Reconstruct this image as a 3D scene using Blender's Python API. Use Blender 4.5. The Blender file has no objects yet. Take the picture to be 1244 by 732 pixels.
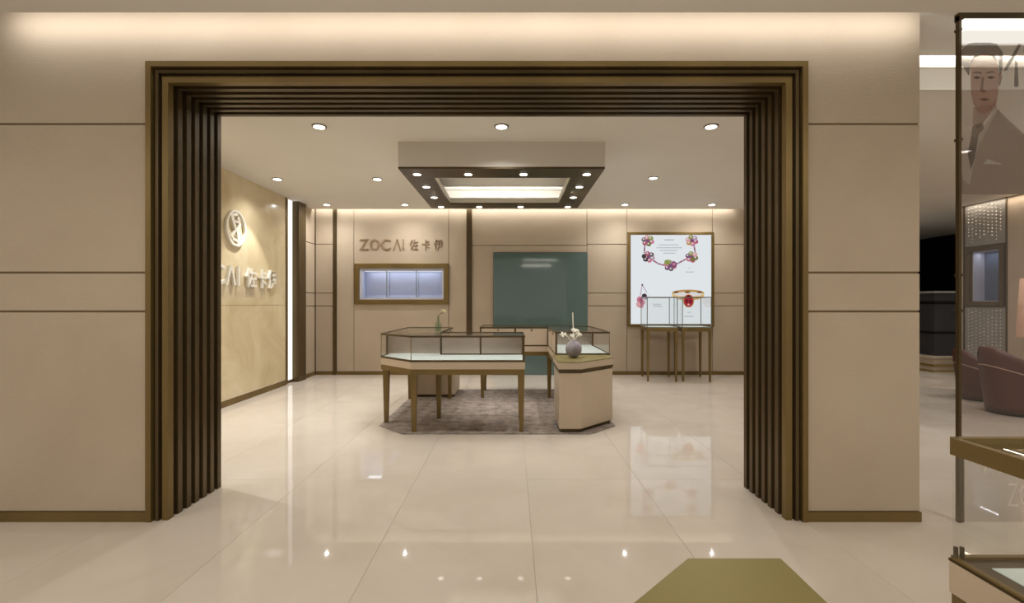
import bpy, bmesh, math, random
from mathutils import Vector, Matrix, Euler
random.seed(7)
sc = bpy.context.scene
COL = sc.collection

# ------------------------------------------------------------------ camera, world, exposure
cam_d = bpy.data.cameras.new('camera')
cam_d.sensor_width = 36.0
cam_d.lens = 36.0 * 590.0 / 1244.0
cam_d.shift_y = 2.0 / 1244.0
cam_d.clip_start = 0.05
cam = bpy.data.objects.new('camera', cam_d)
COL.objects.link(cam)
cam.location = (0, 0, 1.3)
cam.rotation_euler = (math.pi / 2, 0, 0)
sc.camera = cam

world = bpy.data.worlds.new('world')
sc.world = world
world.use_nodes = True
world.node_tree.nodes['Background'].inputs[0].default_value = (0.95, 0.90, 0.83, 1)
world.node_tree.nodes['Background'].inputs[1].default_value = 0.38

sc.view_settings.view_transform = 'Standard'
sc.view_settings.look = 'None'
sc.view_settings.gamma = 1.0
sc.view_settings.exposure = 0.0

WARM = (1.0, 0.90, 0.76)
SOFT = (1.0, 0.94, 0.85)
NEUT = (1.0, 0.95, 0.86)
SHOP = (1.0, 0.99, 0.96)
COOL = (0.82, 0.88, 1.0)


def area(name, loc, aim, sx, sy, power, color=SOFT, spread=180):
    d = bpy.data.lights.new(name, 'AREA')
    d.shape = 'RECTANGLE'
    d.size = sx
    d.size_y = sy
    d.energy = power
    d.color = color
    d.spread = math.radians(spread)
    o = bpy.data.objects.new(name, d)
    COL.objects.link(o)
    o.location = loc
    aim = Vector(aim)
    o.rotation_euler = aim.to_track_quat('-Z', 'Y').to_euler() if abs(aim.z) < .999 else Euler((0 if aim.z < 0 else math.pi, 0, 0))
    return o


# mall side: unseen area lamps added below the walkway ceiling as fill
for mx in (-4.2, -1.6, 1.0, 3.4):
    area('mall_fill_lamp', (mx, 0.6, 2.83), (0, 0, -1), 1.2, 0.6, 22, NEUT)
    area('mall_fill_lamp', (mx, -2.2, 2.83), (0, 0, -1), 1.2, 0.6, 22, NEUT)
# cove strip hidden behind the edge of the walkway ceiling, washing the shop front
area('front_cove_strip', (-0.27, 2.75, 2.965), (0, 1, -.25), 5.38, 0.04, 9, (1, .98, .95))
# cove strip above the back wall
area('back_cove_strip', (0.2, 8.72, 3.06), (0, .4, -1), 7.6, 0.05, 23, SHOP)
# glow inside the ceiling canopy
area('canopy_strip', (-0.11, 5.39, 2.86), (0, -1, .3), 1.7, 0.04, 1.5, SHOP)
area('canopy_strip', (-0.11, 6.92, 2.86), (0, 1, .3), 1.7, 0.04, 3.0, SHOP)
area('canopy_strip', (-0.92, 6.16, 2.86), (-1, 0, .3), 0.04, 1.4, 1.6, SHOP)
area('canopy_strip', (0.70, 6.16, 2.86), (1, 0, .3), 0.04, 1.4, 1.6, SHOP)
# lounge cove lights
area('lounge_cove_strip', (6.6, 3.43, 3.10), (0, 1, -.15), 8.0, 0.04, 34, SHOP)
area('lounge_slot_strip', (6.6, 3.52, 3.03), (0, 1, 0), 8.0, 0.03, 5, SHOP)
area('lounge_wall_strip', (7.76, 6.4, 2.965), (.35, 0, -1), 0.03, 4.0, 13, WARM)


# ------------------------------------------------------------------ materials
def new_mat(name):
    m = bpy.data.materials.new(name)
    m.use_nodes = True
    nt = m.node_tree
    nt.nodes.clear()
    out = nt.nodes.new('ShaderNodeOutputMaterial')
    return m, nt, out


def srgb(r, g, b):
    f = lambda c: (c / 12.92 if c <= .04045 else ((c + .055) / 1.055) ** 2.4)
    return (f(r / 255), f(g / 255), f(b / 255), 1)


def pbr(name, c1, c2=None, rough=.5, metal=0, scale=4, stretch=(1, 1, 1), bump=0, bump_scale=60,
        bump_stretch=(1, 1, 1), detail=4, emit=None, estr=0, ior=1.45, spec=.5, lo=.35, hi=.65, coat=0):
    m, nt, out = new_mat(name)
    N = nt.nodes
    L = nt.links
    p = N.new('ShaderNodeBsdfPrincipled')
    L.new(p.outputs[0], out.inputs[0])
    p.inputs['Roughness'].default_value = rough
    p.inputs['Metallic'].default_value = metal
    p.inputs['IOR'].default_value = ior
    p.inputs['Specular IOR Level'].default_value = spec
    p.inputs['Coat Weight'].default_value = coat
    p.inputs['Coat Roughness'].default_value = .05
    geo = N.new('ShaderNodeNewGeometry')
    if c2 is None:
        c2 = tuple(min(1, c * 1.06) for c in c1[:3]) + (1,)
    mp = N.new('ShaderNodeMapping')
    mp.inputs['Scale'].default_value = stretch
    L.new(geo.outputs['Position'], mp.inputs[0])
    nz = N.new('ShaderNodeTexNoise')
    nz.inputs['Scale'].default_value = scale
    nz.inputs['Detail'].default_value = detail
    L.new(mp.outputs[0], nz.inputs[0])
    rp = N.new('ShaderNodeValToRGB')
    rp.color_ramp.elements[0].position = lo
    rp.color_ramp.elements[1].position = hi
    rp.color_ramp.elements[0].color = c1
    rp.color_ramp.elements[1].color = c2
    L.new(nz.outputs[0], rp.inputs[0])
    L.new(rp.outputs[0], p.inputs['Base Color'])
    if bump:
        mp2 = N.new('ShaderNodeMapping')
        mp2.inputs['Scale'].default_value = bump_stretch
        L.new(geo.outputs['Position'], mp2.inputs[0])
        n2 = N.new('ShaderNodeTexNoise')
        n2.inputs['Scale'].default_value = bump_scale
        n2.inputs['Detail'].default_value = 2
        L.new(mp2.outputs[0], n2.inputs[0])
        b = N.new('ShaderNodeBump')
        b.inputs['Strength'].default_value = bump
        b.inputs['Distance'].default_value = .004
        L.new(n2.outputs[0], b.inputs['Height'])
        L.new(b.outputs[0], p.inputs['Normal'])
    if emit:
        p.inputs['Emission Color'].default_value = emit
        p.inputs['Emission Strength'].default_value = estr
    return m


def emitter(name, color, strength):
    m, nt, out = new_mat(name)
    e = nt.nodes.new('ShaderNodeEmission')
    e.inputs[0].default_value = color
    e.inputs[1].default_value = strength
    nt.links.new(e.outputs[0], out.inputs[0])
    return m


def glassy(name, tint, gloss=.08, rough=.0, haze=0, haze_col=(.7, .65, .6, 1)):
    """thin architectural glass: clear transmission plus Fresnel reflection (and a little milky haze)"""
    m, nt, out = new_mat(name)
    N = nt.nodes
    L = nt.links
    tr = N.new('ShaderNodeBsdfTransparent')
    tr.inputs[0].default_value = tint
    gl = N.new('ShaderNodeBsdfGlossy')
    gl.inputs['Roughness'].default_value = rough
    fr = N.new('ShaderNodeFresnel')
    fr.inputs[0].default_value = 1.45
    ma = N.new('ShaderNodeMath')
    ma.operation = 'MULTIPLY'
    ma.use_clamp = True
    geo = N.new('ShaderNodeNewGeometry')      # reflect once, on the entry face only
    inv = N.new('ShaderNodeMath')
    inv.operation = 'SUBTRACT'
    inv.inputs[0].default_value = gloss
    L.new(geo.outputs['Backfacing'], inv.inputs[1])
    inv.use_clamp = True
    L.new(inv.outputs[0], ma.inputs[1])
    L.new(fr.outputs[0], ma.inputs[0])
    mx = N.new('ShaderNodeMixShader')
    L.new(ma.outputs[0], mx.inputs[0])
    src = tr
    if haze:
        df = N.new('ShaderNodeBsdfDiffuse')
        df.inputs[0].default_value = haze_col
        m0 = N.new('ShaderNodeMixShader')
        m0.inputs[0].default_value = haze
        L.new(tr.outputs[0], m0.inputs[1])
        L.new(df.outputs[0], m0.inputs[2])
        src = m0
    L.new(src.outputs[0], mx.inputs[1])
    L.new(gl.outputs[0], mx.inputs[2])
    L.new(mx.outputs[0], out.inputs[0])
    return m


def film(name, color, alpha):
    """translucent window film, for lettering and the painted reflection"""
    m, nt, out = new_mat(name)
    N = nt.nodes
    L = nt.links
    tr = N.new('ShaderNodeBsdfTransparent')
    df = N.new('ShaderNodeBsdfDiffuse')
    df.inputs[0].default_value = color
    tl = N.new('ShaderNodeBsdfTranslucent')
    tl.inputs[0].default_value = color
    a = N.new('ShaderNodeMixShader')
    a.inputs[0].default_value = .5
    L.new(df.outputs[0], a.inputs[1])
    L.new(tl.outputs[0], a.inputs[2])
    mx = N.new('ShaderNodeMixShader')
    mx.inputs[0].default_value = alpha
    L.new(tr.outputs[0], mx.inputs[1])
    L.new(a.outputs[0], mx.inputs[2])
    L.new(mx.outputs[0], out.inputs[0])
    return m


M = {}
M['wall'] = pbr('beige_wallcovering', srgb(182, 165, 144), srgb(190, 174, 153), rough=.62, scale=1.2, bump=.35,
                bump_scale=45, bump_stretch=(1, 1, 5), spec=.25)
M['ceil'] = pbr('ceiling_paint', srgb(228, 223, 214), srgb(232, 227, 218), rough=.8, scale=1, spec=.2)
M['white'] = pbr('white_paint', srgb(226, 220, 208), srgb(230, 224, 212), rough=.6, scale=1, spec=.2)
M['bronze'] = pbr('antique_bronze', srgb(116, 96, 56), srgb(130, 108, 64), rough=.40, metal=.5, scale=2, stretch=(1, 1, .3))
M['darkbronze'] = pbr('dark_bronze', srgb(82, 68, 44), srgb(98, 81, 52), rough=.38, metal=.5, scale=2, stretch=(1, 1, .3))
M['joint'] = pbr('bronze_joint', srgb(110, 88, 60), srgb(116, 94, 64), rough=.5, metal=.3, scale=3)
M['capbrass'] = pbr('olive_brass', srgb(132, 119, 72), srgb(138, 125, 76), rough=.45, metal=.4, scale=1)
M['floorslab'] = pbr('floor_grout', srgb(186, 168, 146), rough=.6)
M['beige'] = pbr('beige_lacquer', srgb(199, 180, 155), srgb(204, 186, 162), rough=.45, scale=2)
M['deck'] = pbr('pale_display_liner', srgb(182, 190, 186), srgb(188, 196, 192), rough=.6, scale=3)
M['mirror'] = pbr('satin_mirror', srgb(176, 160, 146), srgb(196, 180, 165), rough=.22, metal=.85, scale=2)
M['teal'] = pbr('teal_glass', srgb(94, 114, 110), srgb(98, 118, 114), rough=.06, scale=1, coat=.6)
M['marble'] = None
M['letter'] = pbr('white_letter', srgb(232, 226, 212), srgb(236, 230, 216), rough=.4, scale=3)
M['bronzeletter'] = pbr('brushed_bronze_letter', srgb(150, 128, 102), srgb(178, 156, 130), rough=.35, metal=.5, scale=3)
M['liner'] = pbr('pale_violet_liner', srgb(188, 190, 205), srgb(194, 196, 210), rough=.5, scale=3)
M['blueliner'] = pbr('blue_grey_liner', srgb(178, 184, 206), srgb(184, 190, 212), rough=.5, scale=3)
M['rug'] = None
M['leather'] = pbr('brown_leather', srgb(80, 40, 31), srgb(90, 47, 37), rough=.40, scale=6)
M['stitch'] = pbr('pale_stitching', srgb(190, 160, 140), rough=.7)
M['vase'] = pbr('grey_violet_ceramic', srgb(140, 132, 140), srgb(158, 150, 156), rough=.45, scale=14, bump=.6, bump_scale=50)
M['petal'] = pbr('ivory_petal', srgb(236, 230, 214), srgb(244, 240, 226), rough=.6, scale=20)
M['rosepetal'] = pbr('cream_rose', srgb(226, 214, 176), srgb(240, 230, 198), rough=.6, scale=30)
M['stem'] = pbr('green_stem', srgb(74, 92, 62), srgb(86, 106, 72), rough=.6, scale=20)
M['greenglass'] = glassy('green_vase_glass', (.74, .85, .76, 1), 1)
M['glass'] = glassy('clear_glass', (.985, .99, .985, 1), .9)
M['partglass'] = glassy('partition_glass', (.89, .87, .86, 1), .6, haze=.035)
M['edge'] = pbr('grey_glass_edge', srgb(120, 124, 118), srgb(128, 132, 126), rough=.3, metal=.3)
M['black'] = pbr('black_panel', srgb(14, 13, 14), srgb(16, 15, 16), rough=.5, spec=.2)
M['charcoal'] = pbr('charcoal_cabinet', srgb(46, 42, 42), srgb(52, 48, 47), rough=.4)
M['gold'] = pbr('brass_trim', srgb(150, 124, 66), srgb(164, 138, 76), rough=.3, metal=.7)
M['silverpanel'] = pbr('silver_panel', srgb(150, 146, 138), srgb(160, 156, 148), rough=.45, metal=.2)
M['bead'] = pbr('crystal_bead', srgb(236, 234, 230), srgb(244, 242, 238), rough=.15, emit=(1, .98, .94, 1), estr=0)
M['lens'] = emitter('lamp_lens', (1.0, .95, .86, 1), 6)
M['strip'] = emitter('glow_strip', (1.0, .97, .90, 1), 1.15)
M['strip2'] = emitter('glow_strip_warm', (1.0, .94, .84, 1), .9)
M['bluestrip'] = emitter('cool_light_strip', (.86, .90, 1, 1), .9)
M['trimwhite'] = pbr('lamp_trim', srgb(120, 108, 92), rough=.4, metal=.4)
M['shade'] = pbr('pink_lamp_shade', srgb(220, 178, 152), rough=.8, emit=srgb(220, 178, 152), estr=.12)
M['lightbox'] = emitter('lightbox_face', (.86, .90, .93, 1), .86)


def marble():
    m, nt, out = new_mat('onyx_marble')
    N = nt.nodes; L = nt.links
    p = N.new('ShaderNodeBsdfPrincipled')
    L.new(p.outputs[0], out.inputs[0])
    p.inputs['Roughness'].default_value = .16
    p.inputs['Coat Weight'].default_value = .25
    geo = N.new('ShaderNodeNewGeometry')
    n = N.new('ShaderNodeTexNoise')
    n.inputs['Scale'].default_value = 1.3
    n.inputs['Detail'].default_value = 9
    n.inputs['Roughness'].default_value = .62
    n.inputs['Distortion'].default_value = .9
    L.new(geo.outputs['Position'], n.inputs[0])
    r = N.new('ShaderNodeValToRGB')
    e = r.color_ramp.elements
    e[0].position = .28; e[0].color = srgb(202, 182, 142)
    e[1].position = .75; e[1].color = srgb(232, 219, 188)
    x = e.new(.5); x.color = srgb(219, 202, 164)
    L.new(n.outputs[0], r.inputs[0])
    L.new(r.outputs[0], p.inputs['Base Color'])
    return m


def tile_mat():
    m, nt, out = new_mat('polished_floor_tile')
    N = nt.nodes; L = nt.links
    p = N.new('ShaderNodeBsdfPrincipled')
    L.new(p.outputs[0], out.inputs[0])
    p.inputs['Roughness'].default_value = .025
    p.inputs['IOR'].default_value = 1.45
    p.inputs['Specular IOR Level'].default_value = .22
    geo = N.new('ShaderNodeNewGeometry')
    oi = N.new('ShaderNodeObjectInfo')
    off = N.new('ShaderNodeVectorMath'); off.operation = 'SCALE'
    off.inputs[0].default_value = (31, 17, 5)
    L.new(oi.outputs['Random'], off.inputs['Scale'])
    ad = N.new('ShaderNodeVectorMath'); ad.operation = 'ADD'
    L.new(geo.outputs['Position'], ad.inputs[0]); L.new(off.outputs[0], ad.inputs[1])
    n = N.new('ShaderNodeTexNoise')
    n.inputs['Scale'].default_value = 1.6
    n.inputs['Detail'].default_value = 8
    n.inputs['Roughness'].default_value = .6
    n.inputs['Distortion'].default_value = .7
    L.new(ad.outputs[0], n.inputs[0])
    r = N.new('ShaderNodeValToRGB')
    r.color_ramp.elements[0].position = .3; r.color_ramp.elements[0].color = srgb(203, 191, 176)
    r.color_ramp.elements[1].position = .62; r.color_ramp.elements[1].color = srgb(211, 200, 187)
    L.new(n.outputs[0], r.inputs[0])
    L.new(r.outputs[0], p.inputs['Base Color'])
    return m


def rug_mat():
    m, nt, out = new_mat('distressed_rug')
    N = nt.nodes; L = nt.links
    p = N.new('ShaderNodeBsdfPrincipled')
    L.new(p.outputs[0], out.inputs[0])
    p.inputs['Roughness'].default_value = .95
    p.inputs['Specular IOR Level'].default_value = .1
    geo = N.new('ShaderNodeNewGeometry')
    n = N.new('ShaderNodeTexNoise')
    n.inputs['Scale'].default_value = 9
    n.inputs['Detail'].default_value = 8
    n.inputs['Roughness'].default_value = .75
    L.new(geo.outputs['Position'], n.inputs[0])
    r = N.new('ShaderNodeValToRGB')
    r.color_ramp.elements[0].position = .28; r.color_ramp.elements[0].color = srgb(98, 87, 80)
    r.color_ramp.elements[1].position = .74; r.color_ramp.elements[1].color = srgb(186, 172, 160)
    L.new(n.outputs[0], r.inputs[0])
    L.new(r.outputs[0], p.inputs['Base Color'])
    b = N.new('ShaderNodeBump'); b.inputs['Strength'].default_value = .5; b.inputs['Distance'].default_value = .004
    L.new(n.outputs[0], b.inputs['Height']); L.new(b.outputs[0], p.inputs['Normal'])
    return m


M['marble'] = marble()
M['tile'] = tile_mat()
M['rug'] = rug_mat()


# ------------------------------------------------------------------ mesh helpers
class MB:
    """collects shapes into one mesh"""

    def __init__(self):
        self.v = []
        self.f = []
        self.mi = []
        self.cur = 0

    def add(self, vs, fs):
        b = len(self.v)
        self.v += [tuple(x) for x in vs]
        for f in fs:
            self.f.append(tuple(i + b for i in f))
            self.mi.append(self.cur)
        return self

    def box(self, x0, x1, y0, y1, z0, z1):
        vs = [(x0, y0, z0), (x1, y0, z0), (x1, y1, z0), (x0, y1, z0), (x0, y0, z1), (x1, y0, z1), (x1, y1, z1), (x0, y1, z1)]
        return self.add(vs, [(0, 3, 2, 1), (4, 5, 6, 7), (0, 1, 5, 4), (1, 2, 6, 5), (2, 3, 7, 6), (3, 0, 4, 7)])

    def bar(self, p, q, w, z0, z1, side=0):
        """vertical-sided bar from p to q (xy), width w, centred (side 0) or offset to the left (1) / right (-1)"""
        p = Vector(p[:2]); q = Vector(q[:2])
        d = (q - p).normalized()
        n = Vector((-d.y, d.x))
        a, b = {0: (-w / 2, w / 2), 1: (0, w), -1: (-w, 0)}[side]
        c = [p + n * a, q + n * a, q + n * b, p + n * b]
        return self.prism([(k.x, k.y) for k in c], z0, z1)

    def prism(self, poly, z0, z1):
        n = len(poly)
        ar = sum(poly[i][0] * poly[(i + 1) % n][1] - poly[(i + 1) % n][0] * poly[i][1] for i in range(n))
        if ar < 0:
            poly = poly[::-1]
        vs = [(x, y, z0) for x, y in poly] + [(x, y, z1) for x, y in poly]
        fs = [tuple(range(n))[::-1], tuple(range(n, 2 * n))]
        fs += [(i, (i + 1) % n, n + (i + 1) % n, n + i) for i in range(n)]
        return self.add(vs, fs)

    def loft(self, rings, cap=True):
        n = len(rings[0])
        vs = [p for r in rings for p in r]
        fs = []
        for k in range(len(rings) - 1):
            for i in range(n):
                j = (i + 1) % n
                fs.append((k * n + i, k * n + j, (k + 1) * n + j, (k + 1) * n + i))
        if cap:
            fs.append(tuple(range(n))[::-1])
            fs.append(tuple((len(rings) - 1) * n + i for i in range(n)))
        return self.add(vs, fs)

    def taper(self, cx, cy, z0, z1, w0, w1):
        r = []
        for z, w in ((z0, w0), (z1, w1)):
            h = w / 2
            r.append([(cx - h, cy - h, z), (cx + h, cy - h, z), (cx + h, cy + h, z), (cx - h, cy + h, z)])
        return self.loft(r)

    def lathe(self, cx, cy, prof, n=24, cap=True):
        rings = [[(cx + r * math.cos(2 * math.pi * i / n), cy + r * math.sin(2 * math.pi * i / n), z) for i in range(n)]
                 for r, z in prof]
        return self.loft(rings, cap)

    def tube(self, pts, r, n=6):
        pts = [Vector(p) for p in pts]
        rings = []
        for k, p in enumerate(pts):
            d = (pts[min(k + 1, len(pts) - 1)] - pts[max(k - 1, 0)]).normalized()
            a = d.orthogonal().normalized()
            if k and rings:
                pa = (Vector(rings[-1][0]) - pts[k - 1])
                pa = pa - d * pa.dot(d)
                if pa.length > 1e-6:
                    a = pa.normalized()
            b = d.cross(a)
            rr = r[k] if isinstance(r, (list, tuple)) else r
            rings.append([tuple(p + (a * math.cos(2 * math.pi * i / n) + b * math.sin(2 * math.pi * i / n)) * rr) for i in range(n)])
        return self.loft(rings)

    def disc(self, c, u, v, ru, rv, n=14, t=0):
        """flat ellipse at c in the plane u, v"""
        c = Vector(c); u = Vector(u); v = Vector(v)
        vs = [c + u * ru * math.cos(2 * math.pi * i / n) + v * rv * math.sin(2 * math.pi * i / n) for i in range(n)]
        return self.add(vs, [tuple(range(n))])

    def build(self, name, mats, parent=None, origin=None, bevel=0, smooth=False):
        me = bpy.data.meshes.new(name)
        o0 = Vector(origin) if origin is not None else (Vector(parent['_w']) if parent is not None and '_w' in parent else Vector((0, 0, 0)))
        me.from_pydata([tuple(Vector(p) - o0) for p in self.v], [], self.f)
        if not isinstance(mats, (list, tuple)):
            mats = [mats]
        for m in mats:
            me.materials.append(m)
        for p, i in zip(me.polygons, self.mi):
            p.material_index = i
        bm = bmesh.new()
        bm.from_mesh(me)
        if smooth:
            bmesh.ops.recalc_face_normals(bm, faces=bm.faces)
        bm.to_mesh(me)
        bm.free()
        if smooth:
            for p in me.polygons:
                p.use_smooth = True
        o = bpy.data.objects.new(name, me)
        COL.objects.link(o)
        if parent is not None:
            o.parent = parent
        else:
            o.location = o0
        if bevel:
            md = o.modifiers.new('bevel', 'BEVEL')
            md.width = bevel
            md.segments = 2
            md.limit_method = 'ANGLE'
        o['_w'] = tuple(o0)
        return o


def tag(o, label=None, cat=None, group=None, kind=None):
    if label: o['label'] = label
    if cat: o['category'] = cat
    if group: o['group'] = group
    if kind: o['kind'] = kind
    return o


def thing(name, label, cat, loc, group=None, kind=None):
    o = bpy.data.objects.new(name, None)
    COL.objects.link(o)
    o.location = loc
    o.empty_display_size = .1
    o['_w'] = tuple(loc)
    return tag(o, label, cat, group, kind)


def copy_tree(o, parent=None):
    c = o.copy()
    COL.objects.link(c)
    if parent is not None:
        c.parent = parent
    for ch in list(o.children):
        copy_tree(ch, c)
    return c


def structure(name, kind='structure'):
    o = bpy.data.objects.new(name, None)
    COL.objects.link(o)
    o['kind'] = kind
    o['_w'] = (0, 0, 0)
    return o


# ---- glyph meshes from Blender's own built-in font, fitted into a box
_glyphs = {}


def glyph(ch, weight=0.0):
    key = (ch, weight)
    if key in _glyphs:
        return _glyphs[key]
    cu = bpy.data.curves.new('glyph', 'FONT')
    cu.body = ch
    cu.size = 1
    cu.extrude = .5
    cu.offset = weight
    cu.resolution_u = 4
    ob = bpy.data.objects.new('glyph', cu)
    COL.objects.link(ob)
    dg = bpy.context.evaluated_depsgraph_get()
    me = bpy.data.meshes.new_from_object(ob.evaluated_get(dg))
    vs = [v.co.copy() for v in me.vertices]
    fs = [tuple(p.vertices) for p in me.polygons]
    bpy.data.objects.remove(ob)
    bpy.data.curves.remove(cu)
    bpy.data.meshes.remove(me)
    x0 = min(v.x for v in vs); x1 = max(v.x for v in vs)
    y0 = min(v.y for v in vs); y1 = max(v.y for v in vs)
    vs = [((v.x - x0) / max(x1 - x0, 1e-6), (v.y - y0) / max(y1 - y0, 1e-6), v.z + .5) for v in vs]
    _glyphs[key] = (vs, fs)
    return _glyphs[key]


def put_glyph(name, ch, mat, parent, org, ux, uz, un, w, h, depth, weight=0.0):
    """glyph whose lower left corner is org; ux reading direction, uz up, un out of the wall"""
    vs, fs = glyph(ch, weight)
    org = Vector(org); ux = Vector(ux); uz = Vector(uz); un = Vector(un)
    mb = MB()
    mb.add([org + ux * (x * w) + uz * (y * h) + un * (z * depth) for x, y, z in vs], fs)
    return mb.build(name, mat, parent)


def spot(parent, x, y, z, power, color=WARM, size=110, blend=.7, radius=.012):
    d = bpy.data.lights.new('lamp_beam', 'SPOT')
    d.energy = power
    d.color = color
    d.spot_size = math.radians(size)
    d.spot_blend = blend
    d.shadow_soft_size = radius
    o = bpy.data.objects.new('lamp_beam', d)
    COL.objects.link(o)
    w = Vector(parent['_w'])
    o.parent = parent
    o.location = Vector((x, y, z)) - w
    return o


# ------------------------------------------------------------------ SETTING
CEIL = 2.98
# floor with real tiles
fl = structure('floor')
fb = MB()
fb.box(-6.5, 12.0, -4.0, 13.5, -.06, -.004)
fb.build('floor_bed', M['floorslab'], fl)
TW, TL, G = .82, 1.64, .0014
tm = MB()
hx, hy, c_ = (TW - G) / 2, (TL - G) / 2, .001
tm.loft([[(-hx, -hy, -.0039), (hx, -hy, -.0039), (hx, hy, -.0039), (-hx, hy, -.0039)],
         [(-hx, -hy, -c_), (hx, -hy, -c_), (hx, hy, -c_), (-hx, hy, -c_)],
         [(-hx + c_, -hy + c_, 0), (hx - c_, -hy + c_, 0), (hx - c_, hy - c_, 0), (-hx + c_, hy - c_, 0)]])
tile0 = None
for i in range(-5, 11):
    for j in range(-1, 8):
        x = .11 + TW * (i + .5)
        y = .3 + TL * (j + .5)
        if tile0 is None:
            tile0 = tm.build('tile', M['tile'], fl, origin=(0, 0, 0))
            t = tile0
        else:
            t = tile0.copy()
            COL.objects.link(t)
            t.parent = fl
        t.location = (x, y, 0)
# the rest of the floor, out of reach of the lens or too far to tell the tiles apart
fr = MB()
yb0, yb1 = .3 - TL, .3 + TL * 8
xb0, xb1 = .11 - 5 * TW, .11 + 11 * TW
fr.box(-6.5, 12, -4, yb0, -.012, 0).box(-6.5, xb0, yb0, 13.5, -.012, 0).box(xb1, 12, yb0, 13.5, -.012, 0)
fr.build('floor_remainder', M['tile'], fl)

# ceilings
ce = structure('ceiling')
m = MB()
m.box(-4.2, 2.43, 3.44, 3.84, CEIL, CEIL + .05)
m.box(-4.2, 12, 3.84, 8.68, CEIL, CEIL + .05)
m.box(4.2, 12, 8.68, 13.4, CEIL, CEIL + .05)
m.build('shop_ceiling', M['ceil'], ce)
m = MB()
m.box(-6.5, 12, -4.0, 2.6, 2.855, 2.90)
m.box(-6.5, 12, 2.5, 2.6, 2.90, 2.92)
m.build('walkway_ceiling', M['ceil'], ce)
MB().box(2.43, 12, 2.9, 3.41, 3.035, 3.06).build('bulkhead_ceiling', M['ceil'], ce)
MB().box(2.43, 12, 3.475, 3.49, CEIL + .005, 3.30).build('cove_face', M['white'], ce)
m = MB().box(2.43, 12, 3.83, 3.845, CEIL, 3.2).box(2.43, 12, 3.47, 3.845, 3.2, 3.22)
m.build('slot_face', M['white'], ce)
m = MB()
m.box(-6.5, 12, 2.4, 3.6, 3.30, 3.33)
m.box(-4.2, 12, 8.5, 9.1, 3.22, 3.25)
m.build('cove_lid', M['ceil'], ce)

# front wall with panels
OX0, OX1, OZ = -2.06, 1.642, 2.62           # opening, inner size
E0, E1, EZ = -2.176, 1.758, 2.736           # trim, outer size
wf = structure('wall_front')
m = MB()
m.box(-6.4, E0 + .02, 2.8985, 3.46, 0, 3.30).box(E1 - .02, 2.424, 2.8985, 3.46, 0, 3.30).box(E0 + .02, E1 - .02, 2.91, 3.46, EZ - .02, 3.30)
m.build('wall_core', M['joint'], wf)
J = .006
rows = [(.062, 1.2505 - J), (1.2505 + J, 1.482 - J), (1.482 + J, 2.367 - J)]
for z0, z1 in rows:
    MB().box(-6.4, E0 - .001, 2.895, 2.911, z0, z1).build('wall_panel', M['wall'], wf, bevel=.002)
    MB().box(E1 + .001, 2.43, 2.895, 2.911, z0, z1).build('wall_panel', M['wall'], wf, bevel=.002)
z0 = 2.367 + J
m = MB()
pts = [(-6.4, z0), (E0 - .001, z0), (E0 - .001, EZ + .001), (E1 + .001, EZ + .001), (E1 + .001, z0), (2.43, z0), (2.43, 3.30), (-6.4, 3.30)]
n = len(pts)
m.add([(x, 2.895, z) for x, z in pts] + [(x, 2.911, z) for x, z in pts],
      [tuple(range(n)), tuple(range(n, 2 * n))[::-1]] + [(i, n + i, n + (i + 1) % n, (i + 1) % n) for i in range(n)])
m.build('wall_panel', M['wall'], wf)
MB().box(2.424, 2.432, 2.911, 3.46, 0, 3.30).build('wall_end_panel', M['wall'], wf)
m = MB().box(-6.4, E0, 2.885, 2.911, 0, .058)
m.build('baseboard_left', M['bronze'])['kind'] = 'structure'
m = MB().box(E1, 2.434, 2.885, 2.911, 0, .058)
m.build('baseboard_right', M['bronze'])['kind'] = 'structure'

# stepped bronze portal
tr = structure('trim_1')


def uframe(name, o0, o1, d0, d1, mat):
    m = MB()
    pts = [(OX0 - o1, 0), (OX0 - o0, 0), (OX0 - o0, OZ + o0), (OX1 + o0, OZ + o0), (OX1 + o0, 0), (OX1 + o1, 0), (OX1 + o1, OZ + o1), (OX0 - o1, OZ + o1)]
    # split into three mitred pieces to keep the faces planar and clean
    a = [(OX0 - o1, 0), (OX0 - o0, 0), (OX0 - o0, OZ + o0), (OX0 - o1, OZ + o1)]
    b = [(OX0 - o0, OZ + o0), (OX1 + o0, OZ + o0), (OX1 + o1, OZ + o1), (OX0 - o1, OZ + o1)]
    c = [(OX1 + o0, 0), (OX1 + o1, 0), (OX1 + o1, OZ + o1), (OX1 + o0, OZ + o0)]
    for q in (a, b, c):
        m.add([(x, d0, z) for x, z in q] + [(x, d1, z) for x, z in q],
              [(0, 1, 2, 3), (7, 6, 5, 4)] + [(i, 4 + i, 4 + (i + 1) % 4, (i + 1) % 4) for i in range(4)])
    return m.build(name, mat, tr)


uframe('portal_liner', .024, .098, 2.93, 3.45, M['darkbronze'])
uframe('portal_frame', .084, .116, 2.880, 2.93, M['bronze'])
uframe('portal_frame', .053, .073, 2.900, 2.94, M['darkbronze'])
uframe('portal_frame', .000, .036, 2.909, 2.955, M['bronze'])
for d in (2.996, 3.078, 3.158, 3.238, 3.318, 3.40):
    uframe('portal_frame', .000, .023, d, d + .04, M['darkbronze'])

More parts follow.
